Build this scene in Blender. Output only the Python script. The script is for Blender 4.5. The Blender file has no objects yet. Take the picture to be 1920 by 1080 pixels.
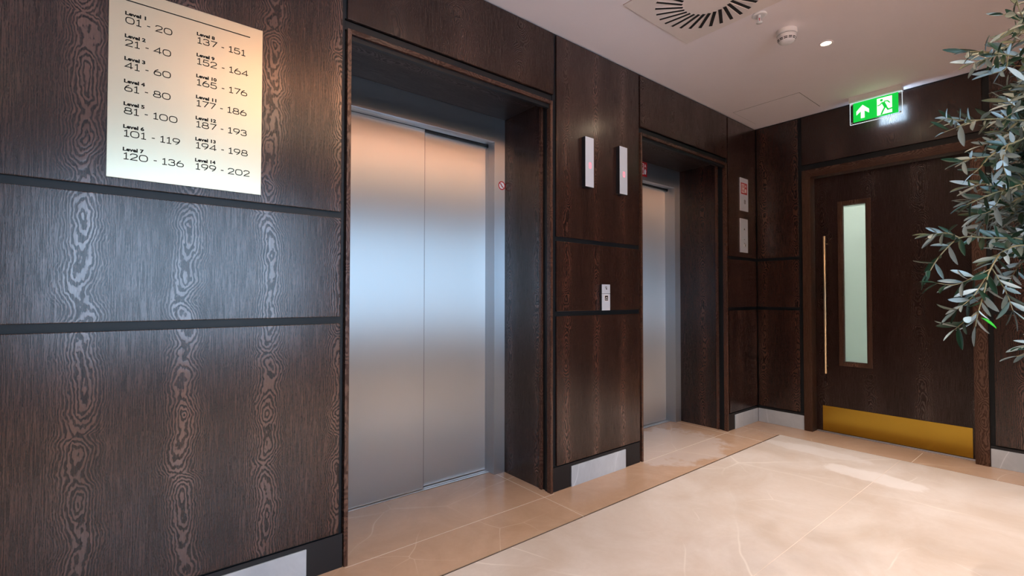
import bpy, bmesh, math, random
from mathutils import Vector, Matrix, noise as mnoise

SC = bpy.context.scene
COL = SC.collection
PI = math.pi

# ------------------------------------------------------------------ camera
CAM_POS = Vector((0.0, -1.9651, 1.10))
FW = Vector((0.62594505, 0.7796033, 0.02028525)).normalized()
RT = Vector((0.77974991, -0.62609022, 0.0010556)).normalized()
UP = Vector((-0.01352335, -0.01515667, 0.99979368)).normalized()
FPX = 894.25
cam_data = bpy.data.cameras.new('camera')
cam_data.sensor_width = 36.0
cam_data.lens = FPX / 1920.0 * 36.0
cam_data.clip_start = 0.02
cam = bpy.data.objects.new('camera', cam_data)
COL.objects.link(cam)
cam.matrix_world = Matrix(((RT.x, UP.x, -FW.x, CAM_POS.x), (RT.y, UP.y, -FW.y, CAM_POS.y), (RT.z, UP.z, -FW.z, CAM_POS.z), (0, 0, 0, 1)))
SC.camera = cam

# ------------------------------------------------------------------ world, exposure, lights
DAY = 11.2            # strength of the daylight outside the window
SPOT_W = (330.0, 150.0, 140.0, 330.0, 600.0, 300.0)       # downlights
world = bpy.data.worlds.new('daylight')
SC.world = world
world.use_nodes = True
bgn = world.node_tree.nodes['Background']
bgn.inputs['Color'].default_value = (0.52, 0.73, 1.0, 1)
bgn.inputs['Strength'].default_value = DAY
vs = SC.view_settings
vs.view_transform = 'Standard'
vs.look = 'None'
vs.exposure = 0.15
vs.gamma = 1.0
vs.use_curve_mapping = False
cy = SC.cycles
cy.max_bounces = 9
cy.diffuse_bounces = 6
cy.glossy_bounces = 5
cy.transmission_bounces = 6
cy.transparent_max_bounces = 12
cy.caustics_reflective = False
cy.caustics_refractive = False
cy.sample_clamp_indirect = 4.0
cy.use_denoising = True

WX0, WX1, WZ0, WZ1 = -0.7, 1.7, 0.65, 2.15     # window opening in the rear wall
REAR = -3.9
L = 4.405            # right wall panel face
H = 2.629            # ceiling
LEFT = -3.4
DL = [(3.242, -0.936), (1.242, -0.936), (-0.758, -0.936), (3.242, -2.8), (1.242, -2.8), (-0.758, -2.8)]


def light(name, kind, loc, energy, color, **kw):
    d = bpy.data.lights.new(name, kind)
    d.energy = energy
    d.color = color
    for k, v in kw.items():
        setattr(d, k, v)
    o = bpy.data.objects.new(name, d)
    o.location = loc
    COL.objects.link(o)
    return o


po = light('window_portal', 'AREA', ((WX0 + WX1) / 2, REAR - 0.06, (WZ0 + WZ1) / 2), 1.0, (1, 1, 1), shape='RECTANGLE', size=WX1 - WX0, size_y=WZ1 - WZ0)
po.rotation_euler = (PI / 2, 0, 0)
po.data.cycles.is_portal = True


# ------------------------------------------------------------------ material helpers
class NT:
    def __init__(self, name):
        self.m = bpy.data.materials.new(name)
        self.m.use_nodes = True
        self.t = self.m.node_tree
        self.b = self.t.nodes['Principled BSDF']
        self.out = self.t.nodes['Material Output']

    def n(self, typ, **kw):
        x = self.t.nodes.new(typ)
        for k, v in kw.items():
            setattr(x, k, v)
        return x

    def link(self, a, b):
        self.t.links.new(a, b)

    def val(self, sock, v):
        if hasattr(v, 'is_linked') or hasattr(v, 'links'):
            self.link(v, sock)
        else:
            sock.default_value = v

    def math(self, op, a, b=0.0, c=0.0, clamp=False):
        x = self.n('ShaderNodeMath', operation=op)
        x.use_clamp = clamp
        self.val(x.inputs[0], a)
        self.val(x.inputs[1], b)
        self.val(x.inputs[2], c)
        return x.outputs[0]

    def sep(self, v):
        x = self.n('ShaderNodeSeparateXYZ')
        self.link(v, x.inputs[0])
        return x.outputs

    def comb(self, a, b, c):
        x = self.n('ShaderNodeCombineXYZ')
        self.val(x.inputs[0], a)
        self.val(x.inputs[1], b)
        self.val(x.inputs[2], c)
        return x.outputs[0]

    def noise(self, vec, scale=1.0, detail=2.0, rough=0.5, dist=0.0):
        x = self.n('ShaderNodeTexNoise')
        self.link(vec, x.inputs['Vector'])
        x.inputs['Scale'].default_value = scale
        x.inputs['Detail'].default_value = detail
        x.inputs['Roughness'].default_value = rough
        x.inputs['Distortion'].default_value = dist
        return x.outputs['Fac']

    def rng(self, v, a, b, c=0.0, d=1.0, smooth=False):
        x = self.n('ShaderNodeMapRange')
        if smooth:
            x.interpolation_type = 'SMOOTHSTEP'
        self.val(x.inputs[0], v)
        for i, q in enumerate((a, b, c, d)):
            x.inputs[i + 1].default_value = q
        return x.outputs[0]

    def mix(self, f, a, b, blend='MIX'):
        x = self.n('ShaderNodeMix', data_type='RGBA', blend_type=blend)
        self.val(x.inputs[0], f)
        for s, v in ((6, a), (7, b)):
            if isinstance(v, tuple):
                x.inputs[s].default_value = (*v, 1) if len(v) == 3 else v
            else:
                self.link(v, x.inputs[s])
        return x.outputs[2]

    def bump(self, h, strength, dist=0.001):
        x = self.n('ShaderNodeBump')
        x.inputs['Strength'].default_value = strength
        x.inputs['Distance'].default_value = dist
        self.link(h, x.inputs['Height'])
        self.link(x.outputs[0], self.b.inputs['Normal'])

    def pos(self):
        return self.n('ShaderNodeNewGeometry').outputs['Position']

    def set(self, **kw):
        for k, v in kw.items():
            s = self.b.inputs[k.replace('_', ' ')]
            if isinstance(v, tuple):
                s.default_value = (*v, 1) if len(v) == 3 else v
            else:
                self.val(s, v)
        return self.m


def plain(name, col, rough=0.5, metal=0.0, spec=0.5, **kw):
    k = NT(name)
    k.set(Base_Color=col, Roughness=rough, Metallic=metal)
    k.b.inputs['Specular IOR Level'].default_value = spec
    for a, v in kw.items():
        k.set(**{a: v})
    return k.m


def mottled(name, col, rough, amount=0.06, scale=40.0, **kw):
    """a plain surface with a faint unevenness"""
    k = NT(name)
    nz = k.noise(k.pos(), scale, 3.0, 0.6)
    lo = tuple(c * (1 - amount) for c in col)
    hi = tuple(min(1.0, c * (1 + amount)) for c in col)
    k.set(Base_Color=k.mix(nz, lo, hi), Roughness=rough)
    for a, v in kw.items():
        k.set(**{a: v})
    return k.m


def wood(name, dark, light_, horizontal=False, leaf=0.262, off=0.112, rough=0.27, strength=1.0, coat=0.0, fig=1.0):
    """stained crown-cut oak veneer: repeated leaves, each with a cathedral figure down its middle"""
    k = NT(name)
    p = k.sep(k.pos())
    if horizontal == 'x':
        u0, w = k.math('ADD', p[1], p[2]), p[0]
    elif horizontal:
        u0, w = k.math('ADD', p[0], p[2]), p[1]
    else:
        u0, w = k.math('ADD', p[0], p[1]), p[2]
    u = k.math('ADD', u0, off)
    idx = k.math('FLOOR', k.math('ADD', k.math('DIVIDE', u, leaf), 0.5))
    ul = k.math('SUBTRACT', u, k.math('MULTIPLY', idx, leaf))
    # slow wander of the figure's centre, and a width that ramps up and down along the grain (stacked cathedral tips)
    wob = k.noise(k.comb(k.math('MULTIPLY', idx, 0.35), k.math('MULTIPLY', w, 3.2), 3.7), 1.0, 2.0, 0.5)
    ul = k.math('ADD', ul, k.math('MULTIPLY', k.math('SUBTRACT', wob, 0.5), 0.050))
    wob2 = k.noise(k.comb(k.math('MULTIPLY', idx, 0.6), k.math('MULTIPLY', w, 17.0), 1.7), 1.0, 2.0, 0.5)
    ul = k.math('ADD', ul, k.math('MULTIPLY', k.math('SUBTRACT', wob2, 0.5), 0.022))
    hn = k.noise(k.comb(k.math('MULTIPLY', idx, 0.3), k.math('MULTIPLY', w, 3.4), 9.1), 1.0, 2.0, 0.55)
    ramp = k.math('ADD', k.math('MULTIPLY', w, 0.20), k.math('MULTIPLY', hn, 0.16))
    ramp = k.math('ADD', ramp, k.math('MULTIPLY', idx, 0.011))
    h = k.math('MULTIPLY', k.math('PINGPONG', ramp, 0.042), fig)
    skew = k.noise(k.comb(k.math('MULTIPLY', idx, 1.7), k.math('MULTIPLY', w, 7.0), 4.4), 1.0, 1.0, 0.5)
    ul = k.math('ADD', ul, k.math('MULTIPLY', h, k.math('MULTIPLY', k.math('SUBTRACT', skew, 0.5), 2.2)))
    F = k.math('SQRT', k.math('ADD', k.math('MULTIPLY', ul, ul), k.math('MULTIPLY', h, h)))
    warp = k.noise(k.comb(k.math('MULTIPLY', u, 30.0), k.math('MULTIPLY', w, 9.0), idx), 1.0, 3.0, 0.55)
    warp2 = k.noise(k.comb(k.math('MULTIPLY', u, 110.0), k.math('MULTIPLY', w, 45.0), idx), 1.0, 2.0, 0.5)
    ph = k.math('MULTIPLY', F, k.math('ADD', 2 * PI * 92.0, k.math('MULTIPLY', F, 2 * PI * 520.0)))
    ph = k.math('ADD', ph, k.math('MULTIPLY', k.math('SUBTRACT', warp, 0.5), 16.0))
    ph = k.math('ADD', ph, k.math('MULTIPLY', k.math('SUBTRACT', warp2, 0.5), 6.0))
    band = k.math('ADD', k.math('MULTIPLY', k.math('SINE', ph), 0.5), 0.5)
    au = k.math('ABSOLUTE', ul)
    inner = k.rng(au, 0.012 * fig, 0.045 * fig, 1.0, 0.0, True)
    b_in = k.rng(band, 0.20, 0.80, 0.0, 1.0, True)
    b_out = k.rng(band, 0.45, 1.0, 0.0, 0.75, True)
    band = k.math('ADD', k.math('MULTIPLY', b_in, inner), k.math('MULTIPLY', b_out, k.math('SUBTRACT', 1.0, inner)))
    inner = k.rng(au, 0.016 * fig, 0.085 * fig, 1.0, 0.14, True)
    # fine straight pores
    pore = k.noise(k.comb(k.math('MULTIPLY', u, 330.0), k.math('MULTIPLY', w, 9.0), 0.0), 1.0, 3.0, 0.65)
    pore = k.rng(pore, 0.38, 0.66, 0.0, 1.0)
    fleck = k.noise(k.comb(k.math('MULTIPLY', u, 620.0), k.math('MULTIPLY', w, 60.0), 5.0), 1.0, 2.0, 0.6)
    fleck = k.rng(fleck, 0.42, 0.68, 0.0, 1.0)
    tone = k.noise(k.comb(k.math('MULTIPLY', u, 7.0), k.math('MULTIPLY', w, 1.1), 2.0), 1.0, 3.0, 0.55)
    f1 = k.math('MULTIPLY', band, inner)
    f2 = k.math('MULTIPLY', k.math('MULTIPLY', pore, k.math('SUBTRACT', 1.0, k.math('MULTIPLY', inner, 0.45))), 0.46)
    f3 = k.math('MULTIPLY', fleck, 0.20)
    f = k.math('ADD', k.math('ADD', k.math('MULTIPLY', f1, 0.66), f2), f3)
    f = k.math('MULTIPLY', f, k.rng(tone, 0.25, 0.75, 0.45, 1.25))
    f = k.math('MULTIPLY', f, strength, clamp=True)
    col = k.mix(f, dark, light_)
    k.set(Base_Color=col, Roughness=k.math('SUBTRACT', rough + 0.05, k.math('MULTIPLY', f, 0.10)))
    k.b.inputs['Specular IOR Level'].default_value = 0.5
    k.set(Specular_IOR_Level=k.rng(f, 0.0, 1.0, 0.18, 1.0))
    if coat:
        k.set(Coat_Weight=coat, Coat_Roughness=0.2)
    k.bump(f, 0.25, 0.0008)
    return k.m


M = {}
M['oak'] = wood('stained_oak', (0.008, 0.004, 0.0038), (0.088, 0.037, 0.025), coat=0.35, rough=0.23)
M['oak_wide'] = wood('stained_oak_wide_figure', (0.012, 0.0055, 0.0045), (0.070, 0.030, 0.019), leaf=0.36, off=0.17, fig=2.1, coat=0.2, rough=0.25, strength=0.75)
M['oak_door'] = wood('stained_oak_door', (0.013, 0.0055, 0.0045), (0.046, 0.019, 0.012), leaf=0.31, off=0.05, strength=0.8, fig=1.7)
M['oak_frame'] = wood('stained_oak_frame', (0.036, 0.016, 0.009), (0.115, 0.050, 0.026), leaf=0.16, off=0.09, strength=0.85, rough=0.42)
M['oak_frame_h'] = wood('stained_oak_frame_head', (0.036, 0.014, 0.008), (0.12, 0.05, 0.028), horizontal='y', leaf=0.14, off=0.02, strength=0.6, rough=0.42)
M['lip'] = wood('oak_lipping', (0.035, 0.015, 0.010), (0.16, 0.078, 0.052), leaf=0.05, off=0.0, strength=0.7)
M['lip_h'] = wood('oak_lipping_head', (0.03, 0.013, 0.009), (0.12, 0.055, 0.036), horizontal='x', leaf=0.06, off=0.0, strength=0.6)
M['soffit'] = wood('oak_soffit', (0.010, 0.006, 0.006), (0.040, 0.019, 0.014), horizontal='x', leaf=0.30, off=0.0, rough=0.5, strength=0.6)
M['groove'] = plain('black_groove', (0.006, 0.009, 0.012), 0.45, spec=0.3)
M['black'] = plain('black_base', (0.005, 0.006, 0.009), 0.5)
M['ceiling'] = mottled('ceiling_paint', (0.91, 0.845, 0.88), 0.7, 0.02, 3.0)
M['plaster'] = mottled('beige_plaster', (0.55, 0.48, 0.43), 0.7, 0.04, 4.0)
M['white'] = mottled('white_plastic', (0.82, 0.82, 0.84), 0.35, 0.02, 60.0)
M['diffuser'] = mottled('diffuser_paint', (0.80, 0.72, 0.69), 0.5, 0.02, 20.0)
M['dark'] = plain('dark_void', (0.004, 0.0035, 0.004), 0.7)
M['ink'] = plain('black_ink', (0.010, 0.009, 0.008), 0.6, spec=0.1)
M['gap'] = plain('joint_shadow', (0.014, 0.006, 0.004), 0.9, spec=0.1)
M['seam'] = plain('tan_seam', (0.30, 0.17, 0.11), 0.8)
M['seal'] = plain('grey_seal', (0.10, 0.10, 0.11), 0.5)
M['red'] = plain('red_sign', (0.42, 0.012, 0.02), 0.4)
M['sign_white'] = plain('white_print', (0.85, 0.82, 0.82), 0.5)
M['frame_white'] = mottled('window_frame_paint', (0.7, 0.7, 0.7), 0.4, 0.02, 20.0)


def steel(name, col=(0.66, 0.66, 0.66), rough=0.46, aniso=1.0, horiz=False):
    k = NT(name)
    p = k.sep(k.pos())
    v = k.comb(k.math('MULTIPLY', p[0], 700.0), k.math('MULTIPLY', p[1], 700.0), k.math('MULTIPLY', p[2], 2.5))
    nz = k.noise(v, 1.0, 2.0, 0.6)
    k.set(Base_Color=k.mix(nz, tuple(c * 0.94 for c in col), col), Metallic=1.0, Roughness=k.rng(nz, 0.3, 0.7, rough - 0.03, rough + 0.03))
    k.set(Anisotropic=aniso)
    t = k.n('ShaderNodeTangent', direction_type='RADIAL', axis='Z')
    k.link(t.outputs[0], k.b.inputs['Tangent'])
    k.set(Anisotropic_Rotation=0.25 if horiz else 0.0)
    return k.m


M['steel'] = steel('brushed_steel')
M['steel_frame'] = steel('brushed_steel_frame', (0.50, 0.53, 0.57), 0.40, 0.9)
M['plate'] = plain('satin_plate', (0.74, 0.81, 0.92), 0.45, 0.35)
M['sill'] = steel('sill_metal', (0.72, 0.74, 0.78), 0.3, 0.0)


def brass(name, col, rough):
    k = NT(name)
    nz = k.noise(k.pos(), 6.0, 3.0, 0.6)
    k.set(Base_Color=k.mix(nz, tuple(c * 0.93 for c in col), col), Metallic=1.0, Roughness=rough)
    return k.m


M['sign_brass'] = brass('pale_brass', (0.58, 0.54, 0.405), 0.32)
M['kick_brass'] = brass('gold_brass', (0.46, 0.29, 0.04), 0.2)
M['handle_brass'] = brass('pale_gold', (0.90, 0.72, 0.46), 0.28)


def emit(name, col, s):
    k = NT(name)
    k.set(Base_Color=col, Emission_Color=col, Emission_Strength=s)
    return k.m


M['lamp'] = emit('lamp_lens', (1.0, 0.80, 0.56), 250.0)
M['warm_lens'] = emit('warm_lens', (1.0, 0.68, 0.40), 2.6)
M['added_up_lens'] = emit('added_up_lens', (1.0, 0.70, 0.44), 4.2)
M['exit_green'] = emit('exit_green', (0.0, 0.48, 0.045), 0.95)
M['exit_white'] = emit('exit_white', (0.82, 1.0, 0.86), 0.9)
M['edge_glow'] = emit('edge_glow', (0.80, 0.92, 1.0), 0.75)
M['led'] = emit('led_digit', (1.0, 0.22, 0.30), 0.9)
M['corridor_lamp'] = emit('corridor_lamp', (0.97, 1.0, 0.95), 13.0)


def marble(name, base, deep, vein, vscale=0.9, rough=0.30, seed=0.0, vstr=0.8, pale_patches=()):
    k = NT(name)
    p = k.pos()
    mp = k.n('ShaderNodeMapping')
    k.link(p, mp.inputs[0])
    mp.inputs['Location'].default_value = (seed, seed * 0.7, 0)
    q = mp.outputs[0]
    cloud = k.noise(q, 2.6, 6.0, 0.62, 0.6)
    grit = k.noise(q, 34.0, 5.0, 0.7)
    dn = k.n('ShaderNodeTexNoise')
    k.link(q, dn.inputs['Vector'])
    dn.inputs['Scale'].default_value = 2.4
    dn.inputs['Detail'].default_value = 1.5
    add = k.n('ShaderNodeVectorMath', operation='MULTIPLY_ADD')
    k.link(dn.outputs['Color'], add.inputs[0])
    add.inputs[1].default_value = (0.17, 0.17, 0.0)
    k.link(q, add.inputs[2])
    vo = k.n('ShaderNodeTexVoronoi', feature='DISTANCE_TO_EDGE', voronoi_dimensions='2D')
    k.link(add.outputs[0], vo.inputs['Vector'])
    vo.inputs['Scale'].default_value = vscale
    d = vo.outputs['Distance']
    line = k.rng(d, 0.0, 0.007, 1.0, 0.0, True)
    halo = k.rng(d, 0.0, 0.035, 0.14, 0.0, True)
    mask = k.rng(k.noise(q, 1.3, 2.0, 0.5), 0.38, 0.66, 0.0, 1.0, True)
    v2 = k.n('ShaderNodeTexVoronoi', feature='DISTANCE_TO_EDGE', voronoi_dimensions='2D')
    k.link(add.outputs[0], v2.inputs['Vector'])
    v2.inputs['Scale'].default_value = vscale * 2.3
    m2 = k.rng(k.noise(q, 2.1, 2.0, 0.5), 0.50, 0.66, 0.0, 0.7, True)
    line2 = k.math('MULTIPLY', k.rng(v2.outputs['Distance'], 0.0, 0.010, 1.0, 0.0, True), m2)
    f = k.math('MULTIPLY', k.math('MAXIMUM', line, halo), mask)
    f = k.math('MULTIPLY', k.math('MAXIMUM', f, line2), vstr)
    c = k.mix(k.rng(cloud, 0.36, 0.64), deep, base)
    c = k.mix(k.rng(grit, 0.35, 0.75, 0.0, 0.22), c, tuple(x * 0.84 for x in deep))
    c = k.mix(f, c, vein)
    if pale_patches:  # paler patches with ragged edges mixed into the stone colour
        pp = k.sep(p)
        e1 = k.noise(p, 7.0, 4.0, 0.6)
        for cx_, cy_, rx, ry, amt, tone in pale_patches:
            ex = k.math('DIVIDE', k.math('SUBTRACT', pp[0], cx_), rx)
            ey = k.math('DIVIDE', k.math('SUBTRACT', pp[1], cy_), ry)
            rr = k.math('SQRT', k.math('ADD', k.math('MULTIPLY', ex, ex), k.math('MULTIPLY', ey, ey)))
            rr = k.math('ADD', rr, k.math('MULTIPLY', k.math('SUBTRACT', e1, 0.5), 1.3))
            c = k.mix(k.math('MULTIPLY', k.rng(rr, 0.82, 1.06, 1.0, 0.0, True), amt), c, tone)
    k.set(Base_Color=c, Roughness=rough)
    k.b.inputs['Specular IOR Level'].default_value = 0.45
    return k.m


M['field'] = marble('beige_marble', (0.57, 0.50, 0.455), (0.48, 0.395, 0.335), (0.70, 0.64, 0.58), 0.75, 0.30, 0.0, 0.8, pale_patches=((3.58, -1.03, 0.11, 0.30, 0.55, (0.70, 0.66, 0.64)), (3.86, -0.62, 0.10, 0.36, 0.40, (0.69, 0.655, 0.64))))
M['border'] = marble('brown_marble', (0.47, 0.315, 0.22), (0.39, 0.25, 0.165), (0.62, 0.48, 0.36), 1.2, 0.22, 5.3, pale_patches=((3.15, 0.12, 0.52, 0.40, 0.5, (0.58, 0.52, 0.50)),))
M['stone'] = marble('grey_stone', (0.54, 0.60, 0.66), (0.42, 0.47, 0.53), (0.72, 0.77, 0.83), 2.0, 0.35, 2.1)


def glass_mat(name, tint, frost):
    k = NT(name)
    tr = k.n('ShaderNodeBsdfTransparent')
    tr.inputs[0].default_value = (*tint, 1)
    gl = k.n('ShaderNodeBsdfGlossy')
    gl.inputs['Roughness'].default_value = 0.06
    fr = k.n('ShaderNodeFresnel')
    fr.inputs[0].default_value = 1.45
    mx = k.n('ShaderNodeMixShader')
    k.link(fr.outputs[0], mx.inputs[0])
    first = tr.outputs[0]
    if frost:
        tl = k.n('ShaderNodeBsdfTranslucent')
        tl.inputs[0].default_value = (*tint, 1)
        m2 = k.n('ShaderNodeMixShader')
        m2.inputs[0].default_value = frost
        k.link(tr.outputs[0], m2.inputs[1])
        k.link(tl.outputs[0], m2.inputs[2])
        first = m2.outputs[0]
    k.link(first, mx.inputs[1])
    k.link(gl.outputs[0], mx.inputs[2])
    k.link(mx.outputs[0], k.out.inputs[0])
    return k.m


M['pane'] = glass_mat('window_glass', (0.96, 0.98, 0.98), 0)
M['vision'] = glass_mat('frosted_vision_glass', (0.93, 0.97, 0.92), 0.75)
M['acrylic'] = glass_mat('clear_acrylic', (0.90, 0.95, 0.93), 0)


def leaf_mat(name, a, b, rough, spec):
    k = NT(name)
    oi = k.rng(k.n('ShaderNodeNewGeometry').outputs['Random Per Island'], 0.35, 0.85)
    k.set(Base_Color=k.mix(oi, a, b), Roughness=rough)
    k.b.inputs['Specular IOR Level'].default_value = spec
    return k.m


M['leaf_top'] = leaf_mat('olive_leaf_upper', (0.006, 0.045, 0.022), (0.36, 0.48, 0.53), 0.36, 0.6)
M['leaf_under'] = leaf_mat('olive_leaf_under', (0.006, 0.040, 0.018), (0.36, 0.47, 0.51), 0.5, 0.4)
M['fresh'] = plain('fresh_leaf', (0.03, 0.40, 0.03), 0.4)
M['twig'] = mottled('olive_twig', (0.22, 0.19, 0.10), 0.6, 0.25, 60.0)
M['bark'] = mottled('olive_bark', (0.10, 0.075, 0.055), 0.8, 0.4, 25.0)
M['pot'] = mottled('dark_planter', (0.03, 0.03, 0.032), 0.45, 0.1, 15.0)
M['soil'] = mottled('soil', (0.03, 0.02, 0.014), 0.9, 0.5, 80.0)


# ------------------------------------------------------------------ mesh helpers
def world_loc(o):
    v = Vector((0, 0, 0))
    while o is not None:
        v = v + o.location
        o = o.parent
    return v


class MB:
    """collects shapes given in world coordinates, builds ONE mesh object"""

    def __init__(self):
        self.bm = bmesh.new()
        self.slot = 0

    def box(self, x0, x1, y0, y1, z0, z1, bev=0.0, seg=2):
        b = bmesh.new()
        bmesh.ops.create_cube(b, size=1.0)
        sx, sy, sz = x1 - x0, y1 - y0, z1 - z0
        for v in b.verts:
            v.co = Vector(((v.co.x + 0.5) * sx + x0, (v.co.y + 0.5) * sy + y0, (v.co.z + 0.5) * sz + z0))
        if bev:
            bmesh.ops.bevel(b, geom=list(b.edges), offset=bev, segments=seg, profile=0.6, affect='EDGES')
        self._join(b)
        return self

    def prism(self, pts, axis, a, c, bev=0.0):
        """polygon pts (2D) extruded along axis from a to c; 2D axes are the two others in xyz order"""
        b = bmesh.new()

        def P(p, t):
            q = list(p)
            q.insert('xyz'.index(axis), t)
            return Vector(q)
        lo = [b.verts.new(P(p, a)) for p in pts]
        hi = [b.verts.new(P(p, c)) for p in pts]
        b.faces.new(lo)
        b.faces.new(hi)
        n = len(pts)
        for i in range(n):
            b.faces.new((lo[i], lo[(i + 1) % n], hi[(i + 1) % n], hi[i]))
        bmesh.ops.recalc_face_normals(b, faces=list(b.faces))
        if bev:
            bmesh.ops.bevel(b, geom=list(b.edges), offset=bev, segments=2, profile=0.6, affect='EDGES')
        self._join(b)
        return self

    def lathe(self, prof, center, axis=(0, 0, 1), seg=40):
        """prof: (radius, height) along axis from center"""
        b = bmesh.new()
        ax = Vector(axis).normalized()
        s = ax.orthogonal().normalized()
        t = ax.cross(s)
        c = Vector(center)
        rings = []
        for r, hh in prof:
            if r < 1e-6:
                rings.append([b.verts.new(c + ax * hh)])
            else:
                rings.append([b.verts.new(c + ax * hh + (s * math.cos(2 * PI * i / seg) + t * math.sin(2 * PI * i / seg)) * r) for i in range(seg)])
        for A, B in zip(rings, rings[1:]):
            if len(A) == 1 and len(B) == 1:
                continue
            for i in range(seg):
                j = (i + 1) % seg
                if len(A) == 1:
                    b.faces.new((A[0], B[i], B[j]))
                elif len(B) == 1:
                    b.faces.new((A[i], B[0], A[j]))
                else:
                    b.faces.new((A[i], B[i], B[j], A[j]))
        bmesh.ops.recalc_face_normals(b, faces=list(b.faces))
        for f in b.faces:
            f.smooth = True
        self._join(b)
        return self

    def tube(self, pts, radii, seg=8, smooth=True):
        b = bmesh.new()
        pts = [Vector(p) for p in pts]
        rings = []
        ref = Vector((0.3, 0.2, 0.9))
        for i, p in enumerate(pts):
            d = (pts[min(i + 1, len(pts) - 1)] - pts[max(i - 1, 0)]).normalized()
            s = d.cross(ref)
            s = s.normalized() if s.length > 1e-4 else d.orthogonal().normalized()
            t = d.cross(s)
            r = radii[i] if isinstance(radii, (list, tuple)) else radii
            rings.append([b.verts.new(p + (s * math.cos(2 * PI * k / seg) + t * math.sin(2 * PI * k / seg)) * r) for k in range(seg)])
        for A, B in zip(rings, rings[1:]):
            for i in range(seg):
                j = (i + 1) % seg
                f = b.faces.new((A[i], A[j], B[j], B[i]))
                f.smooth = smooth
        b.faces.new(rings[0][::-1])
        b.faces.new(rings[-1])
        bmesh.ops.recalc_face_normals(b, faces=list(b.faces))
        self._join(b)
        return self

    def _join(self, b):
        for f in b.faces:
            f.material_index = self.slot
        me = bpy.data.meshes.new('tmp')
        b.to_mesh(me)
        b.free()
        self.bm.from_mesh(me)
        bpy.data.meshes.remove(me)

    def build(self, name, mats, parent=None):
        me = bpy.data.meshes.new(name)
        if parent is not None:
            off = world_loc(parent)
            bmesh.ops.translate(self.bm, verts=list(self.bm.verts), vec=-off)
        self.bm.to_mesh(me)
        self.bm.free()
        for m in (mats if isinstance(mats, (list, tuple)) else [mats]):
            me.materials.append(m)
        o = bpy.data.objects.new(name, me)
        COL.objects.link(o)
        if parent is not None:
            o.parent = parent
        return o


def box(name, mat, parent, *a, bev=0.0):
    return MB().box(*a, bev=bev).build(name, mat, parent)


def empty(name, loc):
    o = bpy.data.objects.new(name, None)
    o.empty_display_size = 0.1
    o.location = loc
    COL.objects.link(o)
    return o


def tag(o, label, cat, group=None):
    o['label'] = label
    o['category'] = cat
    if group:
        o['group'] = group
    return o


def struct(o, label=None, cat=None):
    o['kind'] = 'structure'
    if label:
        o['label'] = label
    if cat:
        o['category'] = cat
    return o


def copy_tree(o, parent=None):
    c = o.copy()
    COL.objects.link(c)
    if parent is not None:
        c.parent = parent
    for ch in list(o.children):
        copy_tree(ch, c)
    return c


# ------------------------------------------------------------------ floor
FX = 4.10      # border strip along the right wall starts here
FY = -0.302    # border strip along the front wall starts here
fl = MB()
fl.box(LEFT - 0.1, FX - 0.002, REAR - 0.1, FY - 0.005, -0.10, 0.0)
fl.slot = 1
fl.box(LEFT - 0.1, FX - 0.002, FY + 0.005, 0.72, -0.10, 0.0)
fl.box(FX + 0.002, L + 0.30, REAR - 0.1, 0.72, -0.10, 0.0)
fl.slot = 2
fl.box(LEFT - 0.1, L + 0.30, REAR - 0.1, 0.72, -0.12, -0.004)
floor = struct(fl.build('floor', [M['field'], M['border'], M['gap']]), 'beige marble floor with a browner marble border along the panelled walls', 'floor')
jl = NT('pale_grout')
jl.set(Base_Color=(0.66, 0.56, 0.47), Roughness=0.6)
M['grout'] = jl.m
jo = MB()
for xj in (1.80, 3.80, -0.2):
    jo.box(xj - 0.0012, xj + 0.0012, FY + 0.003, 0.45, -0.01, 0.0006)
for a_, b_ in ((0.70, 1.872), (2.70, 3.872)):
    jo.box(a_, b_, -0.012, -0.0096, -0.01, 0.0006)
jo.box(FX + 0.002, L, -1.1345, -1.132, -0.01, 0.0006)
jo.box(FX - 0.0005, FX + 0.0005, FY, 0.0, -0.01, 0.0005)
jo.build('grout_joint', M['grout'], floor)
jf = MB()
jf.box(LEFT, FX - 0.002, -1.0765, -1.0745, -0.01, 0.0005)
jf.box(LEFT, FX - 0.002, -2.52, -2.518, -0.01, 0.0005)
jf.build('tile_joint', M['grout'], floor)

# ------------------------------------------------------------------ ceiling, with the diffuser opening left to the plate
ce = MB()
ce.box(LEFT - 0.1, L + 0.30, REAR - 0.1, 0.10, H, H + 0.12)
ceiling = struct(ce.build('ceiling', M['ceiling']), 'pinkish white painted ceiling', 'ceiling')

# ------------------------------------------------------------------ front wall: black carcass, oak panels
wf = MB()
GY = 0.014     # groove depth
OPN = [(0.715, 1.856 + 0.016), (2.715, 3.872)]
segs = [(LEFT, 0.690), (1.884, 2.690), (3.884, L + 0.15)]
for a_, b_ in segs:
    wf.box(a_, b_, GY, 0.72, 0.0, H)
for a_, b_ in ((0.690, 1.884), (2.690, 3.884)):
    wf.box(a_, b_, GY, 0.72, 2.27, H)
    wf.box(a_, b_, 0.62, 0.72, 0.0, 2.27)
wall_front = struct(wf.build('wall_front', M['groove']), 'dark oak panelled wall holding both elevators', 'wall')
ROWS = [(0.144, 0.994), (1.0216, 1.426), (1.452, 2.616)]


def panel(x0, x1, z0, z1, parent=wall_front, mat='oak'):
    return box('wood_panel', M[mat], parent, x0, x1, 0.0, GY, z0, z1, bev=0.0022)


for a_, b_ in ((-0.66, 0.676), (-1.99, -0.684), (-3.32, -2.014)):
    for z0, z1 in ROWS:
        panel(a_, b_, z0, z1)
for a_, b_ in ((1.906, 2.678), (3.898, L - 0.006)):
    for z0, z1 in ROWS:
        panel(a_, b_, z0, z1)
panel(0.697, 1.884, 2.265, 2.616, mat='oak_wide')
panel(2.694, 3.878, 2.265, 2.616, mat='oak_wide')
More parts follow.
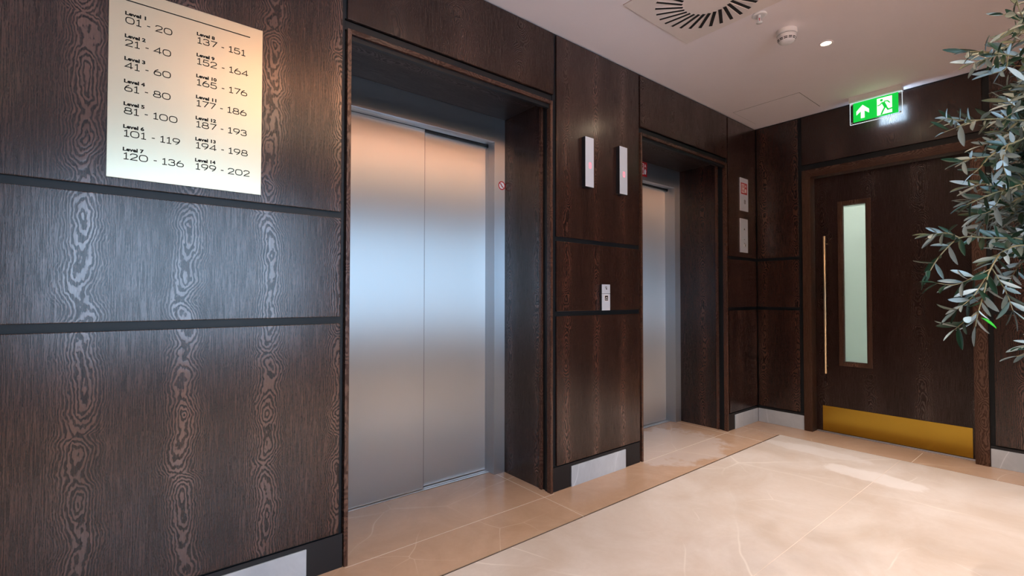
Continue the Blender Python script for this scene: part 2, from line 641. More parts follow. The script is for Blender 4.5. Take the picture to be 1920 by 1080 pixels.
# black base with the stone skirting let into it
for a_, b_ in ((LEFT, 0.693), (1.878, 2.680), (3.880, L)):
    box('base_board', M['black'], wall_front, a_, b_, 0.0045, GY, 0.0, 0.136)
for i, (a_, b_, lab) in enumerate(((LEFT + 0.02, 0.552, 'pale stone skirting under the panels left of the near elevator'), (2.025, 2.524, 'short pale stone skirting between the two elevators'),
                                   (3.985, L - 0.004, 'short pale stone skirting right of the far elevator, in the corner'))):
    struct(box('baseboard_front', M['stone'], None, a_, b_, -0.002, 0.0045, 0.0, 0.118, bev=0.001), lab, 'skirting')

# ------------------------------------------------------------------ right wall with the door opening
wr = MB()
GX = L + GY
DY0, DY1, DZ = -0.378, -1.476, 2.165      # outer edges of the door frame
for a_, b_, z0, z1 in ((DY0 - 0.012, 0.10, 0, H), (REAR, DY1 + 0.012, 0, H), (DY1 + 0.012, DY0 - 0.012, DZ - 0.012, H)):
    wr.box(GX, L + 0.15, a_, b_, z0, z1)
wall_right = struct(wr.build('wall_right', M['groove']), 'dark oak panelled end wall with the door', 'wall')


def rpanel(y1, y0, z0, z1, mat='oak'):
    return box('wood_panel', M[mat], wall_right, L, GX, y1, y0, z0, z1, bev=0.0022)


for z0, z1 in ROWS:
    rpanel(-0.346, -0.006, z0, z1)
    rpanel(-2.70, -1.502, z0, z1)
    rpanel(-3.88, -2.724, z0, z1)
rpanel(-1.466, -0.375, 2.214, 2.616, 'oak_wide')
for a_, b_ in ((DY0 - 0.002, 0.0), (REAR, DY1 + 0.002)):
    box('base_board', M['black'], wall_right, L + 0.0045, GX, a_, b_, 0.0, 0.136)
for a_, b_, lab in ((DY0 - 0.001, -0.004, 'grey stone skirting between the corner and the oak door'), (REAR + 0.02, DY1 - 0.003, 'grey stone skirting right of the oak door, behind the olive tree')):
    struct(box('baseboard_right', M['stone'], None, L - 0.002, L + 0.0045, a_, b_, 0.0, 0.118, bev=0.001), lab, 'skirting')

# ------------------------------------------------------------------ rear and left walls (behind the camera), window
wb = MB()
wb.box(LEFT - 0.1, WX0, REAR - 0.12, REAR, 0, H)
wb.box(WX1, L + 0.15, REAR - 0.12, REAR, 0, H)
wb.box(WX0, WX1, REAR - 0.12, REAR, 0, WZ0)
wb.box(WX0, WX1, REAR - 0.12, REAR, WZ1, H)
struct(wb.build('wall_back', M['plaster']), 'beige plaster wall with the window', 'wall')
struct(box('wall_left', M['plaster'], None, LEFT - 0.1, LEFT, REAR, 0.72, 0, H), 'beige plaster side wall', 'wall')
wi = MB()
fr = 0.05
wi.box(WX0, WX1, REAR - 0.09, REAR - 0.03, WZ0, WZ0 + fr)
wi.box(WX0, WX1, REAR - 0.09, REAR - 0.03, WZ1 - fr, WZ1)
nx = 4
for i in range(nx + 1):
    xx = WX0 + (WX1 - WX0 - fr) * i / nx
    wi.box(xx, xx + fr, REAR - 0.09, REAR - 0.03, WZ0 + fr, WZ1 - fr)
for zz in (1.02, 1.62):
    wi.box(WX0 + fr, WX1 - fr, REAR - 0.085, REAR - 0.035, zz, zz + 0.06)
win = struct(wi.build('window_1', M['frame_white']), 'wide window behind the camera', 'window')
for i in range(nx):
    xa = WX0 + (WX1 - WX0 - fr) * i / nx + fr
    xb = WX0 + (WX1 - WX0 - fr) * (i + 1) / nx
    box('pane', M['pane'], win, xa, xb, REAR - 0.030, REAR - 0.024, WZ0 + fr, WZ1 - fr)

# ------------------------------------------------------------------ elevators
def make_elevator(cx):
    """cx: middle of the opening"""
    r = empty('elevator', (cx, 0, 0))
    a, b = cx - 0.5885, cx + 0.5885        # outer edges of the oak surround
    zt = 2.225
    # outer oak lipping: two uprights and a head
    MB().box(a, a + 0.017, -0.002, 0.030, 0.0, zt, bev=0.0015).build('outer_lipping', M['lip'], r)
    MB().box(b - 0.017, b, -0.002, 0.030, 0.0, zt, bev=0.0015).build('outer_lipping', M['lip'], r)
    MB().box(a + 0.017, b - 0.017, -0.002, 0.030, zt - 0.020, zt, bev=0.0015).build('head_lipping', M['lip_h'], r)
    # dark stepped rebate behind the lipping
    s = MB()
    for x0, x1 in ((a - 0.006, a + 0.004), (b - 0.004, b + 0.006)):
        s.box(x0, x1, 0.030, 0.45, 0.0, 2.262)
    for x0, x1 in ((a + 0.004, a + 0.012), (b - 0.012, b - 0.004)):
        s.box(x0, x1, 0.030, 0.050, 0.0, zt + 0.02)
    s.box(a + 0.017, b - 0.017, 0.012, 0.030, 2.185, 2.205)
    s.box(a - 0.006, b + 0.006, 0.030, 0.45, 2.250, 2.262)
    s.box(a + 0.004, b - 0.004, 0.030, 0.050, 2.205, 2.250)
    s.box(a - 0.006, b + 0.006, GY + 0.001, 0.030, zt, 2.262)
    s.build('rebate', M['groove'], r)
    # inner oak lipping and the deep oak lining
    for x0, x1 in ((a + 0.004, a + 0.019), (b - 0.019, b - 0.004)):
        MB().box(x0, x1, 0.075, 0.095, 0.0, 2.215, bev=0.0015).build('inner_lipping', M['lip'], r)
    for x0, x1 in ((a + 0.004, a + 0.010), (b - 0.010, b - 0.004)):
        MB().box(x0, x1, 0.095, 0.43, 0.0, 2.236).build('oak_lining', M['oak'], r)
    s = MB()
    s.box(a + 0.010, b - 0.010, 0.095, 0.43, 2.236, 2.250)
    s.box(a + 0.019, b - 0.019, 0.075, 0.095, 2.215, 2.250, bev=0.0015)
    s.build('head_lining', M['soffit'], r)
    # steel architrave
    s = MB()
    fi = 0.497                                # half of the clear opening
    MB().box(a + 0.010, cx - fi, 0.43, 0.50, 0.0, 2.236, bev=0.001).build('steel_jamb', M['steel_frame'], r)
    s.box(cx + fi, b - 0.010, 0.43, 0.50, 0.0, 2.236, bev=0.001)
    s.box(cx + fi, b - 0.010, 0.50, 0.545, 0.0, 2.06)
    s.build('steel_jamb', M['steel_frame'], r)
    MB().box(cx - fi, cx + fi, 0.43, 0.50, 2.080, 2.236, bev=0.001).build('steel_header', M['steel_frame'], r)
    MB().box(cx - fi - 0.05, cx + fi + 0.05, 0.512, 0.60, 2.075, 2.24).build('header_void', M['dark'], r)
    # telescopic doors: the left panel runs in front of the right one
    MB().box(cx - 0.56, cx + 0.043, 0.500, 0.522, 0.006, 2.078, bev=0.002).build('door_panel', M['steel'], r)
    MB().box(cx + 0.010, cx + 0.56, 0.530, 0.552, 0.006, 2.078, bev=0.002).build('door_panel', M['steel'], r)
    MB().box(cx + 0.043, cx + 0.0455, 0.5015, 0.521, 0.006, 2.078).build('edge_seal', M['seal'], r)
    s = MB()
    s.box(cx - fi - 0.03, cx + fi, 0.484, 0.498, -0.02, 0.003)
    s.box(cx - fi - 0.03, cx + fi, 0.506, 0.528, -0.02, 0.003)
    s.box(cx - fi - 0.03, cx + fi, 0.534, 0.60, -0.02, 0.003)
    s.build('sill', M['sill'], r)
    return r


EL1, EL2 = 1.2855, 3.2855
lift1 = make_elevator(EL1)
tag(lift1, 'near elevator with two brushed steel doors in an oak surround, beside the brass sign', 'elevator', 'elevators in the oak wall')
lift2 = copy_tree(lift1)
lift2.location = (EL2, 0, 0)
lift2['label'] = 'far elevator with brushed steel doors and a red sign on its header'

# ------------------------------------------------------------------ flat artwork helpers
def on_front(y):
    return lambda u, v, d=0.0: Vector((u, y - d, v))


def ribbon(bm, poly, w, frame, depth, closed=False, slot=0):
    """stroke a 2D polyline as a flat ribbon of width w, thickness depth, via frame(u, v, d)"""
    n = len(poly)
    P = [Vector(p) for p in poly]
    L_, R_ = [], []
    for i in range(n):
        if closed:
            a, b = P[(i - 1) % n], P[(i + 1) % n]
            d1, d2 = (P[i] - a), (b - P[i])
        else:
            d1 = P[i] - P[i - 1] if i > 0 else P[1] - P[0]
            d2 = P[i + 1] - P[i] if i < n - 1 else P[-1] - P[-2]
        d1 = d1.normalized()
        d2 = d2.normalized()
        n1 = Vector((-d1.y, d1.x))
        n2 = Vector((-d2.y, d2.x))
        m = n1 + n2
        m = m.normalized() if m.length > 1e-5 else n1
        k = max(0.45, m.dot(n1))
        off = m * (w / 2 / k)
        L_.append(P[i] + off)
        R_.append(P[i] - off)
    lv = [bm.verts.new(frame(p.x, p.y, depth)) for p in L_]
    rv = [bm.verts.new(frame(p.x, p.y, depth)) for p in R_]
    lb = [bm.verts.new(frame(p.x, p.y, 0)) for p in L_]
    rb = [bm.verts.new(frame(p.x, p.y, 0)) for p in R_]
    cnt = n if closed else n - 1
    for i in range(cnt):
        j = (i + 1) % n
        for q in ((lv[i], lv[j], rv[j], rv[i]), (lb[i], lb[j], lv[j], lv[i]), (rv[i], rv[j], rb[j], rb[i])):
            f = bm.faces.new(q)
            f.material_index = slot


def poly_face(bm, pts, frame, depth, slot=0):
    v = [bm.verts.new(frame(p[0], p[1], depth)) for p in pts]
    vb = [bm.verts.new(frame(p[0], p[1], 0)) for p in pts]
    f = bm.faces.new(v)
    f.material_index = slot
    n = len(pts)
    for i in range(n):
        f = bm.faces.new((v[i], v[(i + 1) % n], vb[(i + 1) % n], vb[i]))
        f.material_index = slot


def disc_pts(cx, cy, r, n=20, sx=1.0):
    return [(cx + r * sx * math.cos(2 * PI * i / n), cy + r * math.sin(2 * PI * i / n)) for i in range(n)]


def superellipse(cx, cy, a, b, e=2.7, n=32, t0=0.0, t1=2 * PI, closed=True):
    out = []
    cnt = n if closed else n + 1
    for i in range(cnt):
        t = t0 + (t1 - t0) * i / n
        c, s = math.cos(t), math.sin(t)
        out.append((cx + a * math.copysign(abs(c) ** (2 / e), c), cy + b * math.copysign(abs(s) ** (2 / e), s)))
    return out


# thin wide numerals, height 1, each: (advance, [(polyline, closed)])
GL = {
    '0': (1.26, [(superellipse(0.58, 0.5, 0.52, 0.47), True)]),
    '1': (0.80, [([(0.10, 0.80), (0.40, 0.97), (0.40, 0.03)], False), ([(0.08, 0.03), (0.72, 0.03)], False)]),
    '2': (1.10, [([(0.06, 0.72), (0.12, 0.86), (0.28, 0.95), (0.52, 0.97), (0.76, 0.95), (0.90, 0.86), (0.94, 0.72), (0.88, 0.58), (0.70, 0.46), (0.28, 0.22), (0.10, 0.03), (0.98, 0.03)], False)]),
    '3': (1.08, [([(0.08, 0.78), (0.18, 0.92), (0.50, 0.97), (0.78, 0.93), (0.88, 0.80), (0.84, 0.63), (0.70, 0.54), (0.40, 0.52)], False),
                 ([(0.70, 0.54), (0.88, 0.46), (0.94, 0.28), (0.86, 0.10), (0.68, 0.03), (0.34, 0.03), (0.14, 0.09), (0.05, 0.23)], False)]),
    '4': (1.14, [([(0.80, 0.03), (0.80, 0.97), (0.06, 0.27), (1.06, 0.27)], False)]),
    '5': (1.08, [([(0.90, 0.97), (0.18, 0.97), (0.12, 0.55), (0.32, 0.60), (0.62, 0.60), (0.84, 0.54), (0.94, 0.36), (0.90, 0.15), (0.72, 0.04), (0.36, 0.03), (0.14, 0.09), (0.05, 0.22)], False)]),
    '6': (1.12, [(superellipse(0.53, 0.31, 0.45, 0.28), True), ([(0.09, 0.30), (0.16, 0.58), (0.34, 0.80), (0.62, 0.97)], False)]),
    '7': (1.00, [([(0.06, 0.97), (0.94, 0.97), (0.34, 0.03)], False)]),
    '8': (1.14, [(superellipse(0.54, 0.74, 0.38, 0.23), True), (superellipse(0.54, 0.27, 0.47, 0.24), True)]),
    '9': (1.12, [(superellipse(0.53, 0.69, 0.45, 0.28), True), ([(0.97, 0.70), (0.90, 0.42), (0.72, 0.20), (0.44, 0.03)], False)]),
    '-': (0.66, [([(0.12, 0.42), (0.54, 0.42)], False)]),
    ' ': (0.42, []),
}


def numerals(bm, text, x, z, h, w, frame, depth, gap=0.10, squeeze=1.0):
    for ch in text:
        adv, strokes = GL[ch]
        for pl, closed in strokes:
            ribbon(bm, [(x + px * h * squeeze, z + pz * h) for px, pz in pl], w, frame, depth, closed)
        x += (adv + gap) * h * squeeze
    return x


def num_width(text, h, gap=0.10):
    return sum((GL[c][0] + gap) * h for c in text)


def text_mesh(text, size, sx=1.0, bold=0.0):
    """text outlines as a bmesh in the xy plane"""
    cu = bpy.data.curves.new('t', 'FONT')
    cu.body = text
    cu.size = size
    cu.offset = bold
    cu.resolution_u = 3
    o = bpy.data.objects.new('t', cu)
    COL.objects.link(o)
    dg = bpy.context.evaluated_depsgraph_get()
    me = bpy.data.meshes.new_from_object(o.evaluated_get(dg))
    b = bmesh.new()
    b.from_mesh(me)
    bpy.data.objects.remove(o)
    bpy.data.curves.remove(cu)
    bpy.data.meshes.remove(me)
    for v in b.verts:
        v.co.x *= sx
    return b


def add_text(bm, text, x, z, size, frame, depth, sx=1.0, bold=0.0, slot=0, width=None, center=False):
    b = text_mesh(text, size, sx, bold)
    xs = [v.co.x for v in b.verts]
    if width:
        k = width / (max(xs) - min(xs))
        for v in b.verts:
            v.co.x = (v.co.x - min(xs)) * k
    if center:
        xs = [v.co.x for v in b.verts]
        m = (min(xs) + max(xs)) / 2
        for v in b.verts:
            v.co.x -= m
    mp = {v: bm.verts.new(frame(x + v.co.x, z + v.co.y, depth)) for v in b.verts}
    for f in b.faces:
        try:
            nf = bm.faces.new([mp[v] for v in f.verts])
            nf.material_index = slot
        except ValueError:
            pass
    b.free()


# ------------------------------------------------------------------ brass level directory
sg = empty('directory_sign', (0.1575, 0, 1.48))
tag(sg, 'pale brass sign listing room numbers for levels 1 to 14 on the oak wall', 'sign')
box('sign_plate', M['sign_brass'], sg, -0.0615, 0.3765, -0.006, -0.0002, 1.480, 2.096, bev=0.0008)
fr_sign = on_front(-0.006)
b_ = MB()
ribbon(b_.bm, [(-0.021, 2.0567), (0.335, 2.0567)], 0.0035, fr_sign, 0.0004)
b_.build('rule_line', M['ink'], sg)
LEV = ['01 - 20', '21 - 40', '41 - 60', '61 - 80', '81 - 100', '101 - 119', '120 - 136', '137 - 151', '152 - 164', '165 - 176', '177 - 186', '187 - 193', '194 - 198', '199 - 202']
for i, t in enumerate(LEV):
    colm, row = divmod(i, 7)
    x = -0.021 if colm == 0 else 0.172
    z = 1.977 - 0.0733 * row
    hh = 0.0207
    b_ = MB()
    numerals(b_.bm, t, x, z + 0.005, hh, 0.0029, fr_sign, 0.0004, gap=0.06, squeeze=0.96)
    add_text(b_.bm, 'Level %d' % (i + 1), x - 0.001, z + 0.0320, 0.0158, fr_sign, 0.0004, bold=0.00075, width=0.0535 + (0.007 if i >= 9 else 0.0))
    b_.build('level_entry', M['ink'], sg)

# ------------------------------------------------------------------ lift position indicators
for i, (x0, x1, z0, z1, lab, dg_) in enumerate(((2.117, 2.190, 1.767, 2.067, 'slim silver floor indicator with a lit red 0, the one nearer the first elevator', '0'),
                                                (2.438, 2.514, 1.767, 2.073, 'slim silver floor indicator with a lit red digit, the one beside the far elevator', '0'))):
    r = empty('floor_indicator', ((x0 + x1) / 2, 0, z0))
    tag(r, lab, 'indicator', 'floor indicators between the elevators')
    box('back_box', M['black'], r, x0 - 0.001, x1 + 0.001, -0.027, 0.0, z0 - 0.001, z1 + 0.001)
    box('face_plate', M['plate'], r, x0, x1, -0.030, -0.027, z0, z1, bev=0.0012)
    b_ = MB()
    cx_, cz_ = (x0 + x1) / 2 + 0.003, z0 + (0.130 if i == 0 else 0.128)
    ribbon(b_.bm, superellipse(cx_, cz_, 0.0085, 0.016, 3.2), 0.0055, on_front(-0.030), 0.0003, True)
    b_.build('led_digit', M['led'], r)

# ------------------------------------------------------------------ call station between the elevators
r = empty('call_station', (2.311, 0, 1.021))
tag(r, 'small two part silver call button plate low on the pier between the elevators', 'call panel')
box('back_box', M['black'], r, 2.275, 2.347, -0.017, 0.0, 1.024, 1.180)
box('lower_plate', M['plate'], r, 2.273, 2.349, -0.021, -0.017, 1.0216, 1.1245, bev=0.001)
box('upper_plate', M['plate'], r, 2.273, 2.349, -0.021, -0.017, 1.1262, 1.183, bev=0.001)
f_ = on_front(-0.021)
b_ = MB()
ribbon(b_.bm, disc_pts(2.311, 1.164, 0.0052, 14), 0.003, f_, 0.0004, True)
poly_face(b_.bm, [(2.311, 1.158), (2.319, 1.158), (2.319, 1.151), (2.309, 1.151)], f_, 0.0004)
b_.build('key_symbol', M['ink'], r)
b_ = MB()
poly_face(b_.bm, [(2.294, 1.079), (2.331, 1.079), (2.331, 1.117), (2.294, 1.117)], f_, 0.001, 0)
b_.slot = 1
poly_face(b_.bm, [(2.298, 1.083), (2.327, 1.083), (2.327, 1.113), (2.298, 1.113)], f_, 0.0014, 1)
ribbon(b_.bm, [(2.304, 1.094), (2.311, 1.103), (2.316, 1.103), (2.321, 1.094)], 0.003, f_, 0.0018, slot=0)
ribbon(b_.bm, [(2.301, 1.0895), (2.324, 1.0895)], 0.0022, f_, 0.0018, slot=0)
b_.build('pictogram_button', [M['sign_white'], M['ink']], r)


# red "do not use the lift in a fire" artwork: white cabin outline, figure, flame
def fire_art(name, x0, x1, z0, z1, y, parent):
    f = on_front(y)
    b = MB()
    poly_face(b.bm, [(x0, z0), (x1, z0), (x1, z1), (x0, z1)], f, 0.001, 0)
    w, h_ = x1 - x0, z1 - z0
    X = lambda t: x0 + t * w
    Z = lambda t: z0 + t * h_
    ribbon(b.bm, [(X(.14), Z(.16)), (X(.14), Z(.86)), (X(.55), Z(.86)), (X(.55), Z(.16))], w * 0.06, f, 0.0014, True, 1)
    poly_face(b.bm, disc_pts(X(.345), Z(.72), w * 0.075, 12), f, 0.0014, 1)
    poly_face(b.bm, [(X(.24), Z(.60)), (X(.45), Z(.60)), (X(.45), Z(.42)), (X(.40), Z(.42)), (X(.40), Z(.20)), (X(.29), Z(.20)), (X(.29), Z(.42)), (X(.24), Z(.42))], f, 0.0014, 1)
    poly_face(b.bm, [(X(.66), Z(.16)), (X(.86), Z(.16)), (X(.88), Z(.40)), (X(.80), Z(.56)), (X(.76), Z(.46)), (X(.70), Z(.52)), (X(.64), Z(.36))], f, 0.0014, 1)
    ribbon(b.bm, [(X(.70), Z(.66)), (X(.77), Z(.82)), (X(.84), Z(.66))], w * 0.07, f, 0.0014, False, 1)
    return b.build(name, [M['red'], M['sign_white']], parent)


o = fire_art('fire_sign', 3.268, 3.372, 2.110, 2.232, 0.4295, None)
tag(o, 'square red fire warning sign with white pictogram on the far elevator steel header', 'sign')

# round no-phones style sticker on the near elevator jamb
f_ = on_front(0.4295)
b_ = MB()
poly_face(b_.bm, disc_pts(1.838, 1.812, 0.0285, 28), f_, 0.0004, 1)
ribbon(b_.bm, disc_pts(1.838, 1.812, 0.0245, 28), 0.007, f_, 0.0008, True, 0)
ribbon(b_.bm, [(1.838 - 0.017, 1.812 + 0.017), (1.838 + 0.017, 1.812 - 0.017)], 0.0055, f_, 0.0010, False, 0)
ribbon(b_.bm, [(1.832, 1.824), (1.836, 1.811), (1.846, 1.803)], 0.006, f_, 0.0007, False, 2)
o = b_.build('prohibition_sticker', [M['red'], M['sign_white'], M['ink']])
tag(o, 'small round red and white prohibition sticker on the steel jamb of the near elevator', 'sticker')

# ------------------------------------------------------------------ two plates right of the far elevator
r = empty('fire_control_plate', (4.165, 0, 1.855))
tag(r, 'upper silver plate right of the far elevator, bearing a red fire pictogram', 'control plate')
box('face_plate', M['plate'], r, 4.095, 4.238, -0.006, 0.0, 1.855, 2.141, bev=0.001)
fire_art('fire_pictogram', 4.105, 4.216, 2.000, 2.098, -0.006, r)
f_ = on_front(-0.006)
b_ = MB()
ribbon(b_.bm, superellipse(4.175, 1.944, 0.010, 0.008, 2.2, 16), 0.005, f_, 0.0004, True)
ribbon(b_.bm, superellipse(4.175, 1.928, 0.011, 0.008, 2.2, 16), 0.005, f_, 0.0004, True)
b_.build('engraved_mark', M['ink'], r)
r = empty('key_switch_plate', (4.16, 0, 1.494))
tag(r, 'lower silver plate right of the far elevator, holding a small key switch', 'control plate')
box('face_plate', M['plate'], r, 4.090, 4.227, -0.006, 0.0, 1.494, 1.787, bev=0.001)
b_ = MB()
poly_face(b_.bm, [(4.153, 1.690), (4.173, 1.690), (4.163, 1.708)], f_, 0.0004)
b_.build('engraved_mark', M['ink'], r)
for zz in (1.607, 1.573):
    b_ = MB()
    ribbon(b_.bm, [(4.155, zz), (4.171, zz)], 0.004, f_, 0.0004)
    b_.build('engraved_mark', M['ink'], r)
MB().lathe([(0.0, 0.008), (0.010, 0.008), (0.012, 0.006), (0.012, 0.0)], (4.163, -0.006, 1.557), (0, -1, 0), 24).build('key_barrel', M['sill'], r)
box('key_slot', M['ink'], r, 4.161, 4.165, -0.0146, -0.0138, 1.546, 1.556)

# ------------------------------------------------------------------ oak door in the right wall
LX = 4.480      # face of the leaf
door = struct(empty('door_1', (4.45, -0.927, 0)), 'dark oak door with a tall glass slot and a gold kick plate', 'door')
fx0, fx1 = L - 0.012, 4.555
b_ = MB()
b_.box(fx0, fx1, DY0 - 0.062, DY0, 0.0, DZ - 0.062, bev=0.002)
b_.box(fx0, fx1, DY1, DY1 + 0.070, 0.0, DZ - 0.062, bev=0.002)
b_.prism([(DY0 - 0.062, DZ - 0.0622), (DY0, DZ - 0.0622), (DY0, DZ)], 'x', fx0 + 0.002, fx1)
b_.prism([(DY1, DZ), (DY1, DZ - 0.0622), (DY1 + 0.070, DZ - 0.0622)], 'x', fx0 + 0.002, fx1)
b_.build('door_jamb', M['oak_frame'], door)
b_ = MB()
b_.prism([(DY0 - 0.062, DZ - 0.062), (DY1 + 0.070, DZ - 0.062), (DY1, DZ), (DY0, DZ)], 'x', fx0, fx1)
b_.build('door_head', M['oak_frame_h'], door)
ly0, ly1, lz0, lz1 = -1.403, -0.444, 0.009, 2.099
gy0, gy1, gz0, gz1 = -0.803, -0.640, 0.585, 1.850
b_ = MB()
x0, x1 = LX, LX + 0.045
b_.box(x0, x1, ly0, gy0, lz0, lz1)
b_.box(x0, x1, gy1, ly1, lz0, lz1)
b_.box(x0, x1, gy0, gy1, lz0, gz0)
b_.box(x0, x1, gy0, gy1, gz1, lz1)
leaf = b_.build('door_leaf', M['oak_door'], door)
b_ = MB()
t = 0.030
for y0, y1, z0, z1 in ((gy0 - t, gy0, gz0 - t, gz1 + t), (gy1, gy1 + t, gz0 - t, gz1 + t), (gy0, gy1, gz0 - t, gz0), (gy0, gy1, gz1, gz1 + t)):
    b_.box(LX - 0.010, LX, y0, y1, z0, z1, bev=0.0025)
for y0, y1, z0, z1 in ((gy0 - 0.0, gy0 + 0.006, gz0, gz1), (gy1 - 0.006, gy1, gz0, gz1), (gy0, gy1, gz0, gz0 + 0.006), (gy0, gy1, gz1 - 0.006, gz1)):
    b_.box(LX - 0.004, LX + 0.020, y0, y1, z0, z1)
b_.build('glazing_bead', M['oak_frame'], leaf)
box('vision_glass', M['vision'], leaf, LX + 0.020, LX + 0.026, gy0 - 0.004, gy1 + 0.004, gz0 - 0.004, gz1 + 0.004)
box('kick_plate', M['kick_brass'], leaf, LX - 0.002, LX, -1.385, -0.487, 0.014, 0.217, bev=0.0006)
hx = LX - 0.060
b_ = MB()
b_.tube([(hx, -0.531, 0.487), (hx, -0.531, 0.489), (hx, -0.531, 1.603), (hx, -0.531, 1.605)], [0.0085, 0.0098, 0.0098, 0.0085], 20)
for zz in (0.545, 1.545):
    b_.tube([(hx, -0.531, zz), (LX, -0.531, zz)], 0.006, 14)
b_.build('pull_handle', M['handle_brass'], leaf)
box('drop_seal', M['sill'], leaf, LX + 0.002, LX + 0.043, ly0 + 0.003, ly1 - 0.003, 0.003, 0.009)

MB().box(LX - 0.014, LX + 0.055, DY1 + 0.07, DY0 - 0.062, -0.002, 0.0028, bev=0.001).build('door_light_strip', M['sill'], door)  # bright metal strip added to stand for light leaking under the door

# the lit corridor beyond the door
c0, c1, cy0, cy1 = L + 0.15, 6.2, -2.2, 0.3
b_ = MB()
b_.box(c0, c1, cy0 - 0.1, cy0, 0, 2.5)
b_.box(c0, c1, cy1, cy1 + 0.1, 0, 2.5)
b_.box(c1, c1 + 0.1, cy0, cy1, 0, 2.5)
b_.box(c0, c1, cy0 - 0.1, cy1 + 0.1, 2.5, 2.6)
b_.box(c0 + 0.16, c1, cy0 - 0.1, cy1 + 0.1, -0.1, 0)
M['corridor'] = mottled('corridor_paint', (0.78, 0.83, 0.80), 0.7, 0.02, 3.0)
struct(b_.build('wall_corridor', M['corridor']), 'pale green corridor beyond the oak door', 'wall')
cl = box('corridor_light', M['corridor_lamp'], None, 5.1, 5.7, -1.5, -0.3, 2.47, 2.4995)
tag(cl, 'flat light panel on the corridor ceiling beyond the oak door', 'ceiling light')

# ------------------------------------------------------------------ ceiling fittings
# square swirl diffuser
dx0, dx1, dy0, dy1 = 1.992, 2.590, -1.010, -0.412
r = empty('air_diffuser', ((dx0 + dx1) / 2, (dy0 + dy1) / 2, H))
tag(r, 'square ceiling air diffuser with a ring of black swirl slots', 'air vent')
b_ = MB()
b_.box(dx0, dx1, dy0, dy1, H - 0.005, H, bev=0.0015)
b_.build('diffuser_plate', M['diffuser'], r)
b_ = MB()
for q in ((dx0 - 0.003, dx1 + 0.003, dy0 - 0.003, dy0), (dx0 - 0.003, dx1 + 0.003, dy1, dy1 + 0.003), (dx0 - 0.003, dx0, dy0, dy1), (dx1, dx1 + 0.003, dy0, dy1)):
    b_.box(*q, H - 0.0006, H)
b_.build('shadow_line', M['seam'], r)
cxd, cyd = (dx0 + dx1) / 2, (dy0 + dy1) / 2
b_ = MB()
NS = 29
for i in range(NS):
    t = 2 * PI * i / NS
    rad = Vector((math.cos(t), math.sin(t), 0))
    tan = Vector((-math.sin(t), math.cos(t), 0))
    base = Vector((cxd, cyd, H - 0.0052)) + rad * 0.122
    d = (rad * 0.91 + tan * 0.42).normalized()
    s = Vector((-d.y, d.x, 0))
    e = base + d * 0.142
    w = 0.0088
    p = [base + s * w, base - s * w, e - s * w, e + s * w]
    lo = [b_.bm.verts.new(q + Vector((0, 0, -0.0006))) for q in p]
    b_.bm.faces.new(lo)
    # the swirl blade's folded lip along one side of each slot
b_.build('swirl_slots', M['dark'], r)
b_ = MB()
for i in range(NS):
    t = 2 * PI * i / NS
    rad = Vector((math.cos(t), math.sin(t), 0))
    tan = Vector((-math.sin(t), math.cos(t), 0))
    base = Vector((cxd, cyd, H - 0.0052)) + rad * 0.122
    d = (rad * 0.91 + tan * 0.42).normalized()
    s = Vector((-d.y, d.x, 0))
    e = base + d * 0.142
    p0, p1 = base + s * 0.0088, e + s * 0.0088
    q = [p0, p1, p1 + s * 0.0015 + Vector((0, 0, -0.003)), p0 + s * 0.0015 + Vector((0, 0, -0.003))]
    b_.bm.faces.new([b_.bm.verts.new(v) for v in q])
b_.build('blade_lips', M['diffuser'], r)

# sprinkler
r = empty('sprinkler', (2.634, -0.815, H))
tag(r, 'small white ceiling sprinkler beside the square air diffuser', 'sprinkler')
sp = (2.634, -0.815, H)
MB().lathe([(0.0375, 0.0), (0.038, 0.003), (0.034, 0.007), (0.025, 0.008), (0.020, 0.005), (0.012, 0.005), (0.0, 0.005)], sp, (0, 0, -1), 36).build('rosette', M['white'], r)
b_ = MB()
b_.lathe([(0.008, 0.004), (0.008, 0.016), (0.005, 0.018), (0.0, 0.018)], sp, (0, 0, -1), 16)
for s_ in (-1, 1):
    b_.tube([(2.634 + s_ * 0.007, -0.815, H - 0.014), (2.634 + s_ * 0.011, -0.815, H - 0.026), (2.634 + s_ * 0.003, -0.815, H - 0.040)], 0.002, 8)
b_.build('frame_arms', M['white'], r)
MB().tube([(2.634, -0.815, H - 0.017), (2.634, -0.815, H - 0.038)], 0.0028, 10).build('glass_bulb', M['red'], r)
MB().lathe([(0.0, 0.044), (0.016, 0.044), (0.0165, 0.0425), (0.004, 0.0395), (0.0, 0.0395)], sp, (0, 0, -1), 24).build('deflector', M['white'], r)

